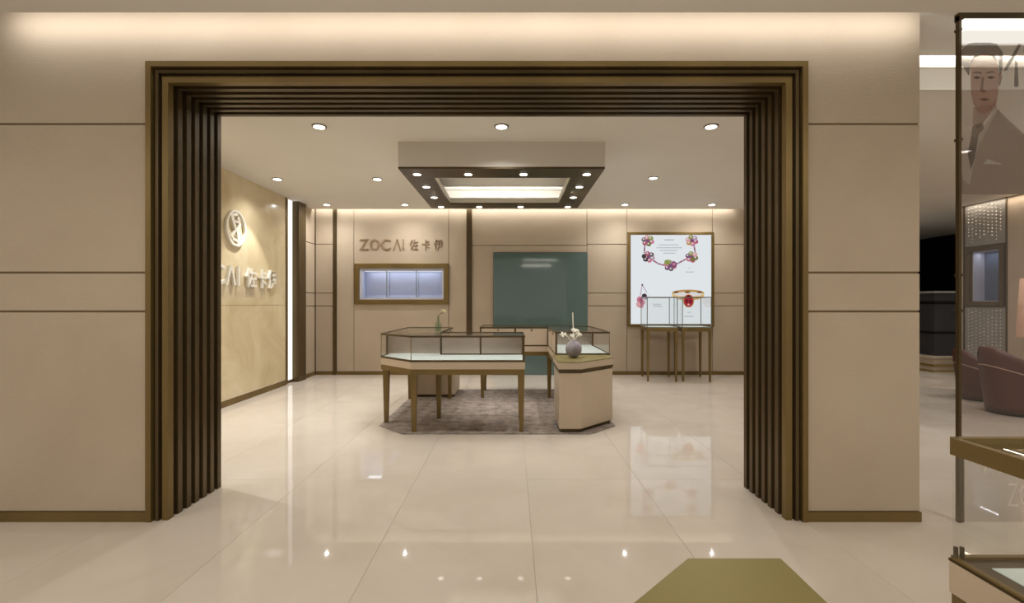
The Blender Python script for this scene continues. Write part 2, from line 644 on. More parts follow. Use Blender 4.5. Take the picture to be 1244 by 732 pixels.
# left wall: onyx slabs, light slot, bronze post, panelled return
wl = structure('wall_left')
MB().box(-3.9, -3.63, 3.46, 8.9, 0, 3.2).build('wall_core', M['joint'], wl)
MB().box(-3.63, -3.60, 3.46, 7.72, .075, 1.268).build('marble_slab', M['marble'], wl)
MB().box(-3.63, -3.60, 3.46, 7.72, 1.272, 3.0).build('marble_slab', M['marble'], wl)
MB().box(-3.63, -3.59, 7.722, 7.76, 0, 3.0).build('bronze_edge', M['bronze'], wl)
MB().box(-3.64, -3.625, 7.87, 8.015, .05, 2.98).build('light_panel', M['strip'], wl)
MB().box(-3.63, -3.52, 8.02, 8.30, 0, 3.0).build('bronze_post', M['darkbronze'], wl)
jz = [1.2505, 1.482, 2.367]
zs = [.062] + jz + [3.1]
for k in range(4):
    MB().box(-3.63, -3.575, 8.302, 8.80, zs[k] + (J if k else 0), zs[k + 1] - J).build('wall_panel', M['wall'], wl)
m = MB().box(-3.63, -3.585, 3.46, 7.72, 0, .07)
m.build('baseboard_left', M['bronze'])['kind'] = 'structure'
m = MB().box(-3.60, -3.555, 8.302, 8.80, 0, .058)
m.build('baseboard_left', M['bronze'])['kind'] = 'structure'

# back wall
BY = 8.82
S = BY / 590.0
bx = lambda px: (px - 622) * S
bz = lambda py: 1.3 + (368 - py) * S
wb = structure('wall_back')
NX0, NX1, NZ0, NZ1 = bx(437.5), bx(540), bz(364.4), bz(325.6)
m = MB()
m.box(-3.9, NX0 - .01, BY + .01, 9.1, 0, 3.25).box(NX1 + .01, 4.6, BY + .01, 9.1, 0, 3.25)
m.box(NX0 - .01, NX1 + .01, BY + .01, 9.1, 0, NZ0 - .01).box(NX0 - .01, NX1 + .01, BY + .01, 9.1, NZ1 + .01, 3.25)
m.box(NX0 - .01, NX1 + .01, 9.06, 9.1, NZ0 - .01, NZ1 + .01)
m.build('wall_core', M['joint'], wb)
j = .005


def bpanel(px0, px1, z0, z1, mat='wall', y0=BY - .004):
    return MB().box(bx(px0) + j, bx(px1) - j, y0, BY + .012, z0, z1).build('wall_panel', M[mat], wb)


for k in range(4):
    z0, z1 = zs[k] + (J if k else 0), zs[k + 1] - (J if k < 3 else 0)
    bpanel(383.5, 405, z0, z1)
    bpanel(713, 761.5, z0, z1)
    bpanel(865.5, 905.5, z0, z1)
bpanel(409, 430, .062, 3.2)
bpanel(545, 567, .062, 3.2)
bpanel(430, 545, .062, bz(367))
bpanel(430, 545, bz(322), 3.2)
bpanel(573, 599.5, .062, bz(298) - J)
bpanel(573, 713, bz(298) + J, 3.2)
bpanel(599, 713, bz(306.5) + j, bz(298) - J)
bpanel(761.5, 865.5, .062, 3.2)
for a, b in ((405, 409), (567.5, 573)):
    MB().box(bx(a), bx(b), BY - .03, BY + .012, 0, 3.2).build('bronze_post', M['darkbronze'], wb)
for a, b in ((384, 405), (409, 567), (573, 599), (713.5, 905)):
    m = MB().box(bx(a), bx(b), BY - .018, BY + .012, 0, .056)
    m.build('baseboard_back', M['bronze'])['kind'] = 'structure'

# right end of the showroom (seen as a sliver beside the portal)
wr = structure('wall_right')
RX = bx(905.5)
MB().box(RX + .02, RX + .14, 5.3, 9.1, 0, 3.2).build('wall_core', M['joint'], wr)
for k in range(4):
    MB().box(RX, RX + .021, 5.3, 8.80, zs[k] + (J if k else 0), zs[k + 1] - J).build('wall_panel', M['wall'], wr)
m = MB().box(RX - .012, RX + .021, 5.3, 8.80, 0, .056)
m.build('baseboard_right', M['bronze'])['kind'] = 'structure'
MB().box(RX + .14, RX + .155, 5.3, 9.1, 0, 3.2).build('wall_outer_panel', M['wall'], wr)

# lounge beyond the glass: side wall with a beaded screen and a display niche
LX = 7.84
ly = lambda px: 590 * LX / (px - 622)
lz = lambda px, py: 1.3 + (368 - py) * LX / (px - 622)
wg = structure('wall_lounge')
ny0, ny1 = ly(1216), ly(1181)
nz0, nz1 = 1.33, 2.17
m = MB()
m.box(LX + .01, LX + .25, 3.0, ny0, 0, 3.2).box(LX + .01, LX + .25, ny1, 8.5, 0, 3.2)
m.box(LX + .01, LX + .25, ny0, ny1, 0, nz0).box(LX + .01, LX + .25, ny0, ny1, nz1, 3.2)
m.box(LX + .22, LX + .25, ny0, ny1, nz0, nz1)
m.build('wall_core', M['joint'], wg)
MB().box(LX, LX + .012, 3.0, ly(1224), .06, 3.1).build('wall_panel', M['wall'], wg)
MB().box(LX, LX + .012, ly(1171), 8.5, .06, 3.1).build('wall_panel', M['wall'], wg)
MB().box(LX - .015, LX + .012, ly(1224), ly(1222.5), 0, 3.1).build('bronze_post', M['darkbronze'], wg)
MB().box(LX - .015, LX + .012, ly(1172.3), ly(1171), 0, 3.1).build('bronze_post', M['darkbronze'], wg)
m = MB().box(LX - .012, LX + .01, 3.0, 8.5, 0, .055)
m.build('baseboard_lounge', M['bronze'])['kind'] = 'structure'
# far dark hall beyond
wd = structure('wall_far')
MB().box(10.8, 11.0, 9.0, 13.4, 0, 3.0).build('wall_core', M['black'], wd)
MB().box(4.3, 11.0, 13.3, 13.4, 0, 3.0).build('wall_core', M['black'], wd)

# ------------------------------------------------------------------ LETTERING
s1 = thing('wall_sign', 'large white raised lettering reading ZOCAI and three Chinese characters on the onyx wall', 'sign', (-3.6, 6.2, 1.53))
UX, UZ, UN = (0, 1, 0), (0, 0, 1), (1, 0, 0)
for ch, y0, w in (('Z', 5.16, .2), ('O', 5.43, .27), ('C', 5.78, .25), ('Λ', 6.06, .215), ('I', 6.325, .035)):
    put_glyph('letter', ch, M['letter'], s1, (-3.595, y0, 1.53), UX, UZ, UN, w, .25, .035, .012)
for ch, y0, w in (('佐', 6.52, .26), ('卡', 6.84, .22), ('伊', 7.10, .25)):
    put_glyph('letter', ch, M['letter'], s1, (-3.595, y0, 1.515), UX, UZ, UN, w, .27, .035, .014)

lg = thing('wall_emblem', 'round white emblem of a ring around a slanted monogram, high on the onyx wall', 'emblem', (-3.6, 6.29, 2.035))
m = MB()
NR = 48
cy, cz, R0, R1 = 6.29, 2.27, .205, .235
rg = []
for r, x in ((R0, -3.598), (R1, -3.598), (R1, -3.562), (R0, -3.562)):
    rg.append([(x, cy + r * math.cos(2 * math.pi * i / NR) * .95, cz + r * math.sin(2 * math.pi * i / NR)) for i in range(NR)])
m.loft(rg + [rg[0]], cap=False)
m.build('ring', M['letter'], lg, smooth=False)


def wall_poly(m, pts, x0=-3.598, x1=-3.566):
    # pts in crop pixels of the emblem -> wall plane; reading direction +y
    q = [(6.07 + (px - 55) / 330 * .445, 2.505 - (py - 70) / 600 * .47) for px, py in pts]
    n = len(q)
    m.add([(x1, y, z) for y, z in q] + [(x0, y, z) for y, z in q],
          [tuple(range(n))[::-1], tuple(range(n, 2 * n))] + [(i, (i + 1) % n, n + (i + 1) % n, n + i) for i in range(n)])


m = MB()
wall_poly(m, [(120, 165), (165, 140), (225, 400), (165, 520), (110, 520), (195, 405)])        # left stroke, bent
wall_poly(m, [(165, 140), (225, 110), (250, 150), (178, 180)])                                 # top hook
wall_poly(m, [(190, 240), (290, 250), (300, 300), (245, 400), (220, 380), (262, 285), (200, 275)])
wall_poly(m, [(225, 400), (250, 390), (270, 470), (275, 600), (165, 575), (158, 540), (235, 560), (235, 480)])
wall_poly(m, [(235, 180), (262, 170), (285, 250), (255, 252)])
m.build('monogram', M['letter'], lg)

s2 = thing('wall_sign', 'bronze raised lettering reading ZOCAI and Chinese characters above the blue niche', 'sign', (-2.0, BY, 2.25))
UX, UN = (1, 0, 0), (0, -1, 0)
for ch, a, b in (('Z', 437, 447.5), ('O', 449.5, 461.5), ('C', 463.5, 475), ('Λ', 478, 487.5), ('I', 489.3, 490.8)):
    put_glyph('letter', ch, M['bronzeletter'], s2, (bx(a), BY - .004, bz(303.7)), UX, UZ, UN, bx(b) - bx(a), .2, .018, .004)
for ch, a, b in (('佐', 497.5, 508), ('卡', 512.5, 522), ('伊', 527, 537.5)):
    put_glyph('letter', ch, M['bronzeletter'], s2, (bx(a), BY - .004, bz(303.4)), UX, UZ, UN, bx(b) - bx(a), .19, .018, .004)

# ------------------------------------------------------------------ BACK WALL FITTINGS
# blue display niche
ni = thing('display_niche', 'bronze framed wall niche glowing cool blue below the bronze lettering', 'niche', (bx(488), BY, bz(369)))


def rect_frame(m, x0, x1, z0, z1, w, y0, y1):
    m.box(x0, x1, y0, y1, z0, z0 + w).box(x0, x1, y0, y1, z1 - w, z1)
    m.box(x0, x0 + w, y0, y1, z0 + w, z1 - w).box(x1 - w, x1, y0, y1, z0 + w, z1 - w)
    return m


rect_frame(MB(), bx(431), bx(545), bz(369.3), bz(320), .085, BY - .04, BY + .01).build('frame', M['bronze'], ni, bevel=.004)
rect_frame(MB(), NX0 - .008, NX1 + .008, NZ0 - .008, NZ1 + .008, .055, BY - .015, BY + .03).build('inner_border', M['liner'], ni)
mb = MB()
mb.box(NX0 + .02, NX0 + .03, BY + .03, 9.05, NZ0 + .02, NZ1 - .02).box(NX1 - .03, NX1 - .02, BY + .03, 9.05, NZ0 + .02, NZ1 - .02)
mb.box(NX0 + .02, NX1 - .02, BY + .03, 9.05, NZ0 + .02, NZ0 + .03).box(NX0 + .02, NX1 - .02, BY + .03, 9.05, NZ1 - .03, NZ1 - .02)
mb.build('case_lining', M['blueliner'], ni)
for a, b in ((437.5, 470), (470, 506), (506, 540)):
    MB().box(max(bx(a), NX0 + .03) + .004, min(bx(b), NX1 - .03) - .004, 9.03, 9.045, NZ0 + .03, NZ1 - .03).build('back_panel', M['blueliner'], ni)
for a in (470, 506):
    MB().box(bx(a) - .007, bx(a) + .007, BY - .01, BY - .002, NZ0 + .04, NZ1 - .04).build('glass_joint', M['edge'], ni)
MB().box(NX0 + .03, NX1 - .03, 9.0, 9.02, NZ1 - .05, NZ1 - .035).build('glow_strip', M['bluestrip'], ni)
area('niche_strip', ((NX0 + NX1) / 2, 8.93, NZ1 - .034), (0, .05, -1), 1.3, .17, 2.8, COOL)
for a, b in ((437.5, 470), (470, 506), (506, 540)):
    MB().box(max(bx(a), NX0 + .045), min(bx(b), NX1 - .045), BY - .009, BY - .004, NZ0 + .045, NZ1 - .045).build('glass_pane', M['glass'], ni)

# teal glass panel
tag(MB().box(bx(599.5), bx(713.5), BY - .046, BY - .032, .002, bz(307)).build('glass_panel', M['teal'], None, origin=(bx(656), BY, .002), bevel=.003),
    'tall glossy teal glass panel reaching the floor in the back wall', 'panel')

# backlit jewellery poster
po = thing('lightbox_poster', 'bronze framed backlit white poster of a jewelled necklace, earring and ring', 'poster', (bx(814), BY, bz(397)))
PX0, PX1, PZ0, PZ1 = bx(762), bx(866), bz(396.5), bz(282.3)
PY = BY - .06
rect_frame(MB(), PX0, PX1, PZ0, PZ1, .05, PY, BY).build('frame', M['bronze'], po, bevel=.004)
MB().box(PX0 + .03, PX1 - .03, PY + .012, BY - .005, PZ0 + .03, PZ1 - .03).build('face', M['lightbox'], po)
cols = {}
for nme, c in dict(pink=(206, 130, 150), rose=(188, 92, 120), red=(176, 34, 52), darkred=(116, 14, 34), gold=(196, 152, 92), palegold=(226, 196, 140),
                   green=(150, 156, 84), olive=(122, 122, 66), grey=(120, 108, 112), purple=(128, 84, 120), lilac=(190, 160, 184), dark=(74, 62, 66),
                   text=(196, 202, 206), blush=(224, 168, 170), white=(232, 226, 226)).items():
    cols[nme] = emitter('print_' + nme, srgb(*c), .85)
names = list(cols)


class Print(MB):
    lay = 0

    def use(self, c):
        self.cur = names.index(c)
        return self

    def pt(self, px, py):
        # crop pixels (scale 6.1 from 760, 280) to the poster plane
        X = 760 + px / 6.1
        Y = 280 + py / 6.1
        s = PY / 590
        return ((X - 622) * s, PY + .0115 - self.lay * .0002, 1.3 + (368 - Y) * s)

    def ell(self, px, py, ru, rv, c, n=14):
        self.use(c); self.lay += 1
        k = PY / 590 / 6.1
        return self.disc(self.pt(px, py), (1, 0, 0), (0, 0, 1), ru * k, rv * k, n)

    def line(self, pts, w, c):
        self.use(c); self.lay += 1
        P = [Vector(p) for p in pts]
        for a, b in zip(P[:-1], P[1:]):
            d = (b - a).normalized(); nn = Vector((-d.y, d.x)) * w / 2
            self.add([self.pt(*(a + nn)), self.pt(*(b + nn)), self.pt(*(b - nn)), self.pt(*(a - nn))], [(0, 1, 2, 3)])

    def poly(self, pts, c):
        self.use(c); self.lay += 1
        self.add([self.pt(*p) for p in pts], [tuple(range(len(pts)))])


pm = list(cols.values())
nk = Print()
for a, b in (((145, 60), (140, 165)), ((150, 185), (245, 245)), ((245, 245), (320, 265)), ((345, 265), (430, 220)), ((430, 220), (490, 190)), ((500, 60), (516, 160))):
    nk.line([a, b], 11, 'grey')
    for t in range(6):
        f = (t + .5) / 6
        nk.ell(a[0] + (b[0] - a[0]) * f, a[1] + (b[1] - a[1]) * f, 6, 6, 'lilac' if t % 2 else 'rose', 8)
for cx, cy, pal in ((165, 74, ['pink', 'olive', 'rose', 'grey', 'blush', 'green']), (170, 195, ['lilac', 'pink', 'dark', 'blush', 'rose', 'grey']),
                    (330, 258, ['rose', 'grey', 'purple', 'pink', 'green', 'lilac']), (490, 195, ['olive', 'rose', 'pink', 'purple', 'green', 'blush']),
                    (490, 74, ['rose', 'pink', 'gold', 'blush', 'green', 'lilac'])):
    for k, c in enumerate(pal):
        an = k * 1.047 + .3
        nk.ell(cx + 30 * math.cos(an), cy + 26 * math.sin(an), 19, 17, c)
        nk.ell(cx + 30 * math.cos(an) - 3, cy + 26 * math.sin(an) - 4, 7, 6, 'white', 8)
    nk.ell(cx, cy, 13, 13, 'purple')
nk.ell(305, 235, 20, 20, 'green'); nk.ell(357, 250, 22, 22, 'purple'); nk.ell(357, 248, 12, 11, 'pink')
nk.ell(135, 190, 17, 17, 'dark'); nk.ell(495, 212, 17, 16, 'olive')
nk.build('necklace_print', pm, po)
er = Print()
er.line([(125, 400), (110, 480)], 6, 'lilac'); er.line([(125, 400), (160, 460)], 6, 'lilac'); er.ell(125, 402, 7, 9, 'grey')
for x, y, r, c in ((105, 545, 26, 'blush'), (108, 510, 24, 'pink'), (128, 530, 20, 'rose'), (140, 485, 20, 'dark'), (120, 560, 15, 'pink'), (150, 500, 12, 'purple'), (172, 485, 9, 'white'), (108, 512, 10, 'rose')):
    er.ell(x, y, r, r, c)
er.build('earring_print', pm, po)
ri = Print()
ri.poly([(465 + 120 * math.cos(a), 462 + 26 * math.sin(a)) for a in [2 * math.pi * i / 28 for i in range(28)]], 'gold')
ri.poly([(345, 462), (585, 462), (582, 490), (540, 512), (395, 512), (348, 490)], 'palegold')
ri.poly([(465 + 103 * math.cos(a), 470 + 17 * math.sin(a)) for a in [2 * math.pi * i / 28 for i in range(28)]], 'white')
for x in (375, 460, 550):
    ri.ell(x, 455, 22, 9, 'olive'); ri.ell(x, 454, 9, 5, 'red')
ri.line([(358, 492), (430, 508)], 9, 'gold'); ri.line([(575, 490), (505, 508)], 9, 'gold')
ri.ell(468, 520, 42, 50, 'gold'); ri.ell(468, 520, 35, 45, 'red'); ri.ell(468, 490, 16, 14, 'darkred')
ri.ell(455, 522, 12, 14, 'darkred'); ri.ell(482, 524, 11, 14, 'darkred'); ri.ell(468, 548, 9, 8, 'blush')
ri.build('ring_print', pm, po)
tx = Print()
for x, y, w in ((325, 68, 70), (320, 105, 150), (325, 126, 190), (320, 146, 130), (325, 166, 90), (475, 278, 12), (477, 306, 62), (232, 545, 60), (238, 560, 66), (470, 605, 24), (470, 635, 66)):
    tx.line([(x - w / 2, y), (x + w / 2, y)], 7 if y > 70 else 10, 'text')
tx.build('caption_print', pm, po)['kind'] = 'stuff'

# ------------------------------------------------------------------ CANOPY
CX0, CX1, CY0, CY1 = -1.186, .968, 5.06, 7.17
IX0, IX1, IY0, IY1 = -.876, .658, 5.43, 6.88
CZ = 2.70
cn = thing('ceiling_canopy', 'square dropped ceiling canopy with dark bronze rim, small lamps and glowing centre', 'canopy', ((CX0 + CX1) / 2, (CY0 + CY1) / 2, CZ))
m = MB()
t = .02
m.box(CX0, CX1, CY0, CY0 + t, CZ + .02, CEIL).box(CX0, CX1, CY1 - t, CY1, CZ + .02, CEIL)
m.box(CX0, CX0 + t, CY0 + t, CY1 - t, CZ + .02, CEIL).box(CX1 - t, CX1, CY0 + t, CY1 - t, CZ + .02, CEIL)
m.build('casing', M['ceil'], cn)
m = MB()
m.box(CX0, CX1, CY0, IY0, CZ, CZ + .02).box(CX0, CX1, IY1, CY1, CZ, CZ + .02)
m.box(CX0, IX0, IY0, IY1, CZ, CZ + .02).box(IX1, CX1, IY0, IY1, CZ, CZ + .02)
m.build('bronze_rim', M['darkbronze'], cn)
m = MB()
m.box(IX0 - .02, IX1 + .02, IY0 - .02, IY0, CZ + .02, CZ + .09).box(IX0 - .02, IX1 + .02, IY1, IY1 + .02, CZ + .02, CZ + .09)
m.box(IX0 - .02, IX0, IY0, IY1, CZ + .02, CZ + .09).box(IX1, IX1 + .02, IY0, IY1, CZ + .02, CZ + .09)
m.build('lip', M['white'], cn)
MB().box(CX0 + t, CX1 - t, CY0 + t, CY1 - t, CEIL - .025, CEIL - .005).build('recess_panel', M['ceil'], cn)
m = MB()
m.box(CX0 + t, CX1 - t, CY0 + t, CY0 + t + .006, CZ + .02, CEIL - .025).box(CX0 + t, CX1 - t, CY1 - t - .006, CY1 - t, CZ + .02, CEIL - .025)
m.box(CX0 + t, CX0 + t + .006, CY0 + t + .006, CY1 - t - .006, CZ + .02, CEIL - .025).box(CX1 - t - .006, CX1 - t, CY0 + t + .006, CY1 - t - .006, CZ + .02, CEIL - .025)
m.build('recess_lining', M['white'], cn)
for x in (-1.03, -.475, .125, .81):
    for y in (5.27, 5.84, 6.42, 7.05):
        if x in (-.475, .125) and y in (5.84, 6.42):
            continue
        o = MB().lathe(x, y, [(.052, CZ + .002), (.052, CZ - .004), (.044, CZ - .006)], 20).build('downlight', M['trimwhite'], cn)
        MB().lathe(x, y, [(.042, CZ - .0055), (.042, CZ - .0085)], 20).build('lens', M['lens'], o)
        spot(cn, x, y, CZ - .02, 20, SHOP, 95, .8)

# ------------------------------------------------------------------ CEILING DOWNLIGHTS
DL = [(-1.83, 4.61, 'front row ceiling downlight on the left, before the canopy'), (-.1, 4.61, 'front row ceiling downlight in the middle, straight before the canopy'),
      (1.89, 4.61, 'front row ceiling downlight on the right, before the canopy'),
      (-3.17, 6.56, 'ceiling downlight close to the top of the onyx wall'), (-1.82, 6.56, 'ceiling downlight just left of the canopy, middle row'),
      (1.89, 6.5, 'ceiling downlight right of the canopy, middle row'), (-3.15, 8.26, 'ceiling downlight in the back left corner of the showroom'),
      (-1.82, 8.26, 'ceiling downlight above the bronze lettering, back row'), (1.92, 8.26, 'ceiling downlight left of the lightbox poster, back row'),
      (-3.2, 5.0, 'added unseen downlight near the entrance end of the onyx wall'), (-3.2, 4.0, 'added unseen downlight in the near corner by the onyx wall, behind the left jamb'), (3.3, 6.5, 'ceiling downlight hidden behind the right jamb of the portal'), (3.40, 8.26, 'ceiling downlight over the right edge of the lightbox poster, back row'), (5.0, 5.36, 'ceiling downlight seen through the glass partition')]  # both lamps by the near onyx wall are unseen, added to brighten it
for x, y, lab in DL:
    o = thing('downlight', lab, 'downlight', (x, y, CEIL - .01), 'round ceiling downlights')
    MB().lathe(x, y, [(.068, CEIL), (.068, CEIL - .008), (.056, CEIL - .010)], 24).build('trim_ring', M['trimwhite'], o)
    MB().lathe(x, y, [(.052, CEIL - .008), (.052, CEIL - .013)], 24).build('lens', M['lens'], o)
    if x < -3.1 and y < 7:
        spot(o, x, y, CEIL - .03, 30, SHOP, 130, .9)
        spot(o, x, y, CEIL - .03, 75, SHOP, 74, .3)
    else:
        spot(o, x, y, CEIL - .03, 46, SHOP, 144 if (abs(x + .1) < .1 and y < 5) else 165, 1.0)
for x, y, lab in ((5.3, 4.5, 'nearest added downlight of the lounge, past the right edge'), (6.9, 4.9, 'added downlight over the lounge wall, past the right edge'), (6.9, 6.2, 'added downlight above the two armchairs, past the right edge'), (6.4, 8.2, 'added downlight behind the armchairs, before the beaded screen'), (8.6, 9.0, 'farthest added downlight, over the dark cabinet')):  # unseen downlights added to brighten the lounge
    o = thing('downlight', lab, 'downlight', (x, y, CEIL - .01), 'added lounge downlights')
    MB().lathe(x, y, [(.068, CEIL), (.068, CEIL - .008), (.056, CEIL - .010)], 24).build('trim_ring', M['trimwhite'], o)
    MB().lathe(x, y, [(.052, CEIL - .008), (.052, CEIL - .013)], 24).build('lens', M['lens'], o)
    if x < -3.1 and y < 7:
        spot(o, x, y, CEIL - .03, 30, SHOP, 130, .9)
        spot(o, x, y, CEIL - .03, 75, SHOP, 74, .3)
    else:
        spot(o, x, y, CEIL - .03, 46, SHOP, 144 if (abs(x + .1) < .1 and y < 5) else 165, 1.0)
# accent lamps by the onyx wall: those hidden by the portal are added
# ------------------------------------------------------------------ RUG
tag(MB().prism([(-1.09, 4.81), (.78, 4.81), (1.09, 5.13), (1.09, 6.97), (.78, 7.29), (-1.09, 7.29), (-1.40, 6.97), (-1.40, 5.13)], .0015, .009).build('rug', M['rug'], None, origin=(-.15, 6.05, .0015)),
    'distressed taupe rug with cut corner under the ring of display counters', 'rug')


# ------------------------------------------------------------------ DISPLAY COUNTERS
ZB, ZT = .712, .972
RC = Vector((-.155, 6.05, 0))


def edges_bar(m, poly, w, z0, z1):
    n = len(poly)
    for i in range(n):
        m.bar(poly[i], poly[(i + 1) % n], w, z0, z1)
    return m


def inset(poly, d):
    n = len(poly)
    out = []
    for i in range(n):
        p0, p1, p2 = Vector(poly[i - 1]), Vector(poly[i]), Vector(poly[(i + 1) % n])
        d1 = (p1 - p0).normalized(); d2 = (p2 - p1).normalized()
        n1 = Vector((-d1.y, d1.x)); n2 = Vector((-d2.y, d2.x))
        b = (n1 + n2)
        b = b / b.dot(n1)
        out.append(tuple(p1 + b * d))
    return out


LP = [(-1.01, 4.84), (.13, 4.84), (.13, 5.49), (-.8, 5.49), (-.8, 6.60), (-1.42, 6.60), (-1.42, 5.25)]   # counter-clockwise
FZ = .009


def l_counter(label):
    c = thing('display_counter', label, 'counter', (RC.x, RC.y, FZ), 'L shaped glass display counters')
    MB().prism(LP, .64, ZB).build('body', M['beige'], c, bevel=.003)
    MB().prism(inset(LP, .004), .585, .64).build('apron', M['bronze'], c)
    for x, y in ((-.985, 4.885), (.094, 4.885), (.094, 5.45), (-.82, 5.45), (-.84, 6.56), (-1.375, 6.56), (-1.36, 5.26)):
        MB().taper(x, y, FZ, .585, .040, .064).build('leg', M['bronze'], c)
    MB().prism(inset(LP, .012), ZB, ZB + .008).build('deck', M['deck'], c)
    edges_bar(MB(), inset(LP, .006), .012, ZB, ZB + .02).build('bottom_rail', M['darkbronze'], c)
    edges_bar(MB(), inset(LP, .006), .014, ZT - .015, ZT + .004).build('top_rail', M['darkbronze'], c)
    MB().prism(inset(LP, .013), ZT - .006, ZT).build('glass_top', M['glass'], c)
    q = inset(LP, .006)
    for i in (0, 1, 4, 5, 6):
        MB().bar(q[i], q[(i + 1) % 7], .005, ZB + .02, ZT - .015).build('glass_pane', M['glass'], c)
    # slim corner edges
    for i in (0, 6, 5):
        MB().taper(q[i][0], q[i][1], ZB + .02, ZT - .015, .006, .006).build('glass_edge', M['joint'], c)
    for x, y in ((-1.407, 5.478), (-.8, 5.478), (-.354, 5.478), (.118, 5.478), (.116, 4.856), (-.812, 6.588), (-.812, 6.03)):
        MB().taper(x, y, ZB + .008, ZT - .012, .02, .02).build('post', M['darkbronze'], c)
    # doors on the serving side, mirrored on the display side
    for x0, x1, dd in ((-1.395, -.812, 0), (-.788, -.366, 1), (-.342, .106, 1)):
        MB().box(x0, x1, 5.470, 5.476, ZB + .022, ZT - .022).build('mirror_panel', M['mirror'], c)
        if dd:
            d = MB().box(x0, x1, 5.478, 5.488, ZB + .012, ZT - .02).build('door', M['beige'], c, bevel=.002)
            MB().lathe((x0 + x1) / 2, 5.49, [(.011, ZT - .045), (.011, ZT - .028)], 10).build('lock', M['darkbronze'], d)
    for y0, y1 in ((5.50, 6.02), (6.04, 6.576)):
        MB().box(-.82, -.812, y0, y1, ZB + .022, ZT - .022).build('mirror_panel', M['mirror'], c)
        d = MB().box(-.812, -.802, y0, y1, ZB + .012, ZT - .02).build('door', M['beige'], c, bevel=.002)
        MB().lathe(-.80, (y0 + y1) / 2, [(.011, ZT - .045), (.011, ZT - .028)], 10).build('lock', M['darkbronze'], d)
    return c


ca = l_counter('L shaped glass display counter on bronze legs, its long glazed front facing the entrance')
cb = copy_tree(ca)
cb.rotation_euler.z = math.pi
cb['label'] = 'L shaped glass display counter by the back, its beige drawer fronts facing the entrance'

KP = [(.465, 4.84), (.69, 4.84), (1.09, 5.24), (1.09, 5.49), (.465, 5.49)]


def pedestal(label):
    c = thing('corner_cabinet', label, 'cabinet', (RC.x, RC.y, FZ), 'solid corner cabinets of the counter ring')
    q = KP[:3] + [(1.09, 5.43), (.465, 5.43)]
    MB().prism(inset(q, .03), FZ, .045).build('plinth', M['darkbronze'], c)
    MB().prism(inset(q, .006), .045, .60).build('body', M['beige'], c, bevel=.003)
    MB().prism(inset(q, .012), .60, .612).build('shadow_gap', M['darkbronze'], c)
    MB().prism(KP, .612, .64).build('bronze_band', M['darkbronze'], c)
    MB().prism(KP, .64, .706).build('top_band', M['beige'], c, bevel=.002)
    MB().prism(inset(KP, -.002), .706, .716).build('cap', M['capbrass'], c, bevel=.002)
    return c


ka = pedestal('beige corner cabinet with olive brass top that carries the grey vase')
kb = copy_tree(ka)
kb.rotation_euler.z = math.pi
kb['label'] = 'beige corner cabinet at the back left, seen below the front counter'

# near counters, only partly in the frame
NQ = [(1.0, -.35), (1.75, -.35), (1.75, 1.113), (1.0, 1.113)]
nc = thing('display_counter', 'near glass display counter cut by the lower right edge of the photo', 'counter', (1.375, .38, 0))
MB().prism(NQ, .64, ZB).build('body', M['beige'], nc, bevel=.003)
MB().prism(inset(NQ, .004), .615, .64).build('apron', M['bronze'], nc)
for x, y in ((1.05, 1.065), (1.70, 1.065), (1.05, -.30), (1.70, -.30)):
    MB().taper(x, y, 0, .615, .040, .064).build('leg', M['bronze'], nc)
MB().prism(inset(NQ, .05), ZB, ZB + .008).build('deck', M['deck'], nc)
m = MB()
ii = inset(NQ, .05)
for k in range(4):
    a, b = NQ[k], NQ[(k + 1) % 4]
    c2, d2 = ii[(k + 1) % 4], ii[k]
    m.prism([a, b, c2, d2], ZB, ZB + .006)
m.build('border', M['darkbronze'], nc)
q = inset(NQ, .006)
edges_bar(MB(), q, .012, ZB + .004, ZB + .012).build('bottom_rail', M['bronze'], nc)
edges_bar(MB(), q, .016, ZT - .016, ZT + .022).build('top_rail', M['bronze'], nc)
for k in range(4):
    MB().bar(q[k], q[(k + 1) % 4], .005, ZB + .012, ZT - .016).build('glass_pane', M['glass'], nc)
MB().prism(inset(NQ, .015), ZT + .004, ZT + .010).build('glass_top', M['glass'], nc)
for x, y in ((1.008, 1.103), (1.022, 1.103)):
    MB().taper(x, y, ZB + .006, ZB + .035, .006, .006).build('clip', M['darkbronze'], nc)

NK = [(.01, .25), (.615, .25), (.615, 1.113), (.404, 1.113), (.01, .72)]
k2 = thing('corner_cabinet', 'near cabinet with plain olive brass top at the bottom edge of the photo', 'cabinet', (.31, .68, 0))
MB().prism(inset(NK, .03), 0, .045).build('plinth', M['darkbronze'], k2)
MB().prism(inset(NK, .006), .045, .60).build('body', M['beige'], k2)
MB().prism(NK, .60, .64).build('bronze_band', M['darkbronze'], k2)
MB().prism(NK, .64, .706).build('top_band', M['beige'], k2)
MB().prism(inset(NK, -.001), .706, .716).build('cap', M['capbrass'], k2, bevel=.002)


